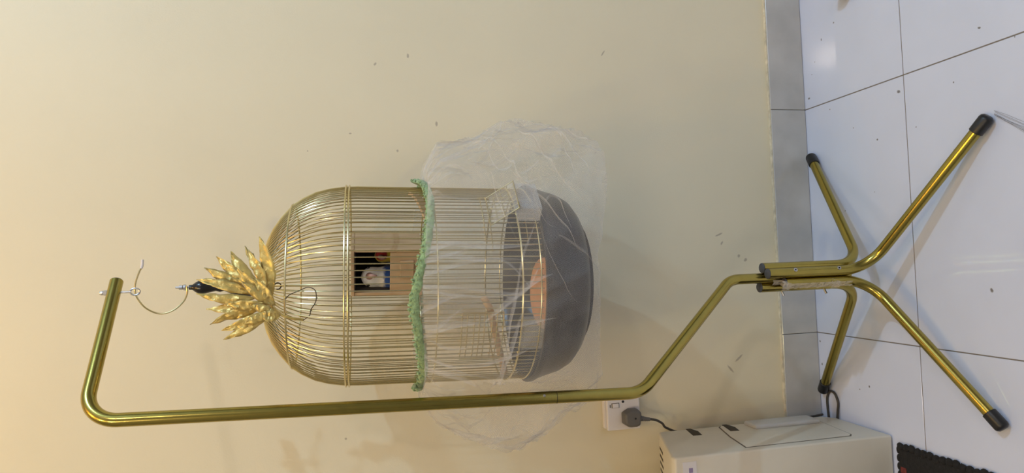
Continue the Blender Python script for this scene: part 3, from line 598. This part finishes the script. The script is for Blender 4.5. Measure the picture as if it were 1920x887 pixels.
for y, s in ((-0.0265, 1.0), (-0.040, 1.0), (-0.048, 0.93), (-0.052, 0.80)): lay.append([b.verts.new(V(x, y, z)) for x, z in plug_outline(s)])
for a, c in zip(lay, lay[1:]):
    for k in range(8): b.faces.new((a[k], a[(k+1) % 8], c[(k+1) % 8], c[k]))
b.faces.new(lay[0]); b.faces.new(lay[-1]); po = obj('plug_body', b, M_PLUG, pg); bv = po.modifiers.new('bev', 'BEVEL'); bv.width = 0.003; bv.segments = 3
b = B(); tube(b, [V(-0.391, -0.0515, 0.545), V(-0.391, -0.0526, 0.545)], 0.0025, 10); obj('fuse_screw', b, M_BLACK, pg)
b = B()
for k in range(4): tube(b, [V(-0.394-0.0012*k, -0.039, 0.529-0.0058*k), V(-0.395-0.0012*k, -0.039, 0.5245-0.0058*k)], 0.0068-0.0007*k, 12)
tube(b, [V(-0.392, -0.039, 0.532), V(-0.399, -0.039, 0.503)], 0.0045, 12); obj('strain_relief', b, M_PLUG, pg)
b = B(); tube(b, smooth_path([V(-0.398, -0.039, 0.508), V(-0.402, -0.038, 0.487), V(-0.413, -0.034, 0.468), V(-0.428, -0.024, 0.452), V(-0.445, -0.016, 0.40), V(-0.45, -0.016, 0.25), V(-0.44, -0.02, 0.10), V(-0.43, -0.03, 0.012)], 8), 0.0030, 10); obj('cord', b, M_CORD, pg)
b = B(); tube(b, smooth_path([V(-0.435, -0.042, 0.004), V(-0.410, -0.040, 0.004), V(-0.388, -0.040, 0.004), V(-0.370, -0.048, 0.004), V(-0.365, -0.060, 0.004), V(-0.371, -0.073, 0.004), V(-0.390, -0.082, 0.004), V(-0.412, -0.079, 0.004), V(-0.445, -0.074, 0.004)], 8), 0.0030, 10)
tag(obj('cable_loop', b, M_CORD), 'dark cable looped on the floor beside the beige appliance', 'cable')

# ------------------------------------------------------------------ beige appliance on the left
ap = thing('plastic_appliance', 'beige plastic appliance with a grey handle, standing below the wall socket', 'appliance', (-0.68, -0.15, 0))
XR = -0.430
b = B(); prism(b, [(-0.262, 0.004), (-0.262, 0.544), (-0.250, 0.548), (-0.050, 0.486), (-0.044, 0.478), (-0.044, 0.030), (-0.075, 0.004)], XR-0.52, XR, 0.005); obj('body', b, M_APP, ap)
b = B(); prism(b, [(-0.240, 0.362), (-0.235, 0.095), (-0.225, 0.085), (-0.075, 0.068), (-0.052, 0.075), (-0.052, 0.318), (-0.060, 0.326), (-0.150, 0.348)], XR-0.004, XR+0.0018, 0.0008); cov = obj('side_cover', b, M_APP, ap)
b = B(); prism(b, [(-0.2425, 0.366), (-0.2378, 0.092), (-0.226, 0.082), (-0.074, 0.065), (-0.049, 0.072), (-0.049, 0.320), (-0.0585, 0.329), (-0.150, 0.3515)], XR-0.004, XR+0.0006); obj('seam', b, M_SEAM, ap, smooth=False)
b = B(); box(b, (XR, -0.116, 0.082), (XR+0.012, -0.060, 0.262), None, 0.0055, 4); obj('handle', b, M_APPG, ap)
for z in (0.395, 0.296):
    b = B(); prism(b, [(-0.045, z+0.016), (-0.045, z+0.004), (-0.075, z-0.002), (-0.110, z+0.006), (-0.107, z+0.028), (-0.075, z+0.022)], XR-0.003, XR+(0.0006 if z > .35 else 0.0024)); obj('vent_slot', b, M_SLOT, ap, smooth=False)
b = B(); prism(b, [(-0.252, 0.006), (-0.252, 0.0), (-0.06, 0.0), (-0.06, 0.006)], XR-0.50, XR-0.01); obj('base_foot', b, M_SLOT, ap, smooth=False)
b = B(); box(b, (XR-0.060, -0.2632, 0.496), (XR-0.011, -0.2615, 0.528)); lab = obj('sticker', b, M_WHITEP, ap, smooth=False)
b = B(); box(b, (XR-0.034, -0.2636, 0.505), (XR-0.024, -0.2631, 0.514)); obj('sticker_print', b, M_PURPLE, lab, smooth=False)
sl = (0.486-0.548)/(-0.05+0.25)
for k in range(12):
    x = XR-0.030-0.017*k; b = B(); y0, y1 = -0.115, -0.062; z0 = 0.548+sl*(y0+0.25); z1 = 0.548+sl*(y1+0.25)
    prism(b, [(y0, z0+0.0006), (y1, z1+0.0006), (y1, z1-0.004), (y0, z0-0.004)], x-0.006, x); obj('top_vent', b, M_SLOT, ap, smooth=False)

# ------------------------------------------------------------------ rug corner
rug = thing('rug', 'black woven rug with a tufted edge on the tiles by the beige appliance', 'rug', (-0.72, -0.55, 0))
b = B(); box(b, (-0.98, -0.85, 0.0), (-0.455, -0.284, 0.008), None, 0.002); ro = obj('woven_field', b, M_RUG, rug, smooth=False)
for (x0, x1, y0, y1) in ((-0.507, -0.494, -0.304, -0.288), (-0.54, -0.515, -0.34, -0.322), (-0.507, -0.494, -0.37, -0.352), (-0.507, -0.494, -0.44, -0.42), (-0.60, -0.57, -0.31, -0.29), (-0.66, -0.63, -0.36, -0.33)):
    b = B(); box(b, (x0, y0, 0.006), (x1, y1, 0.0088)); obj('red_motif', b, M_RUGRED, rug, smooth=False)
random.seed(11)
for k in range(34):
    y = -0.288-0.0166*k; b = B(); bmesh.ops.create_icosphere(b, subdivisions=2, radius=1, matrix=Matrix.Translation((-0.450+random.uniform(-.002, .003), y, 0.006)) @ Matrix.Diagonal((0.0095, 0.0092, 0.0056, 1)))
    for v in b.verts: v.co += V(1, 1, 0.5)*0.0018*noise.noise(v.co*220)
    obj('tuft', b, M_RUG, rug)
for k in range(28):
    x = -0.458-0.0185*k; b = B(); bmesh.ops.create_icosphere(b, subdivisions=2, radius=1, matrix=Matrix.Translation((x, -0.281, 0.005)) @ Matrix.Diagonal((0.0095, 0.0055, 0.0045, 1))); obj('tuft', b, M_RUG, rug)

# ------------------------------------------------------------------ small ribbed metal foot at the right, dust hairs
ft = thing('furniture_foot', 'small dark ribbed metal foot on the tiles at the far right', 'furniture foot', (0.633, -0.197, 0))
b = B(); pr = [(0, 0.0), (0.0175, 0.0)]
for k in range(5): pr += [(0.0185, 0.002+0.008*k), (0.0185, 0.006+0.008*k), (0.0168, 0.007+0.008*k), (0.0168, 0.0095+0.008*k)]
pr += [(0.014, 0.046), (0, 0.046)]; lathe(b, pr, 28, Matrix.Translation((0.633, -0.197, 0))); obj('ribbed_sleeve', b, M_METALDARK, ft)
b = B(); lathe(b, [(0, 0.046), (0.011, 0.046), (0.011, 0.056), (0, 0.058)], 20, Matrix.Translation((0.633, -0.197, 0))); obj('leg_rod', b, M_STEEL, ft)
random.seed(21); b = B()
for k in range(9):
    p = V(0.250+random.uniform(-.006, .004), -0.572, 0.004); pts = [p]; an = random.uniform(-0.5, 0.5)
    for j in range(7): an += random.uniform(-0.25, 0.25); p = p + V(-0.0085+0.008*math.sin(an), -0.0125+0.004*math.sin(an*2), 0); p = V(p.x, p.y, max(0.0006, 0.004-0.0006*j)); pts.append(p)
    tube(b, smooth_path(pts, 4), 0.00018, 4)
o = tag(obj('hair_tangle', b, M_HAIR), 'thin dark hairs trailing from the front right foot of the stand', 'hair', kind='stuff')
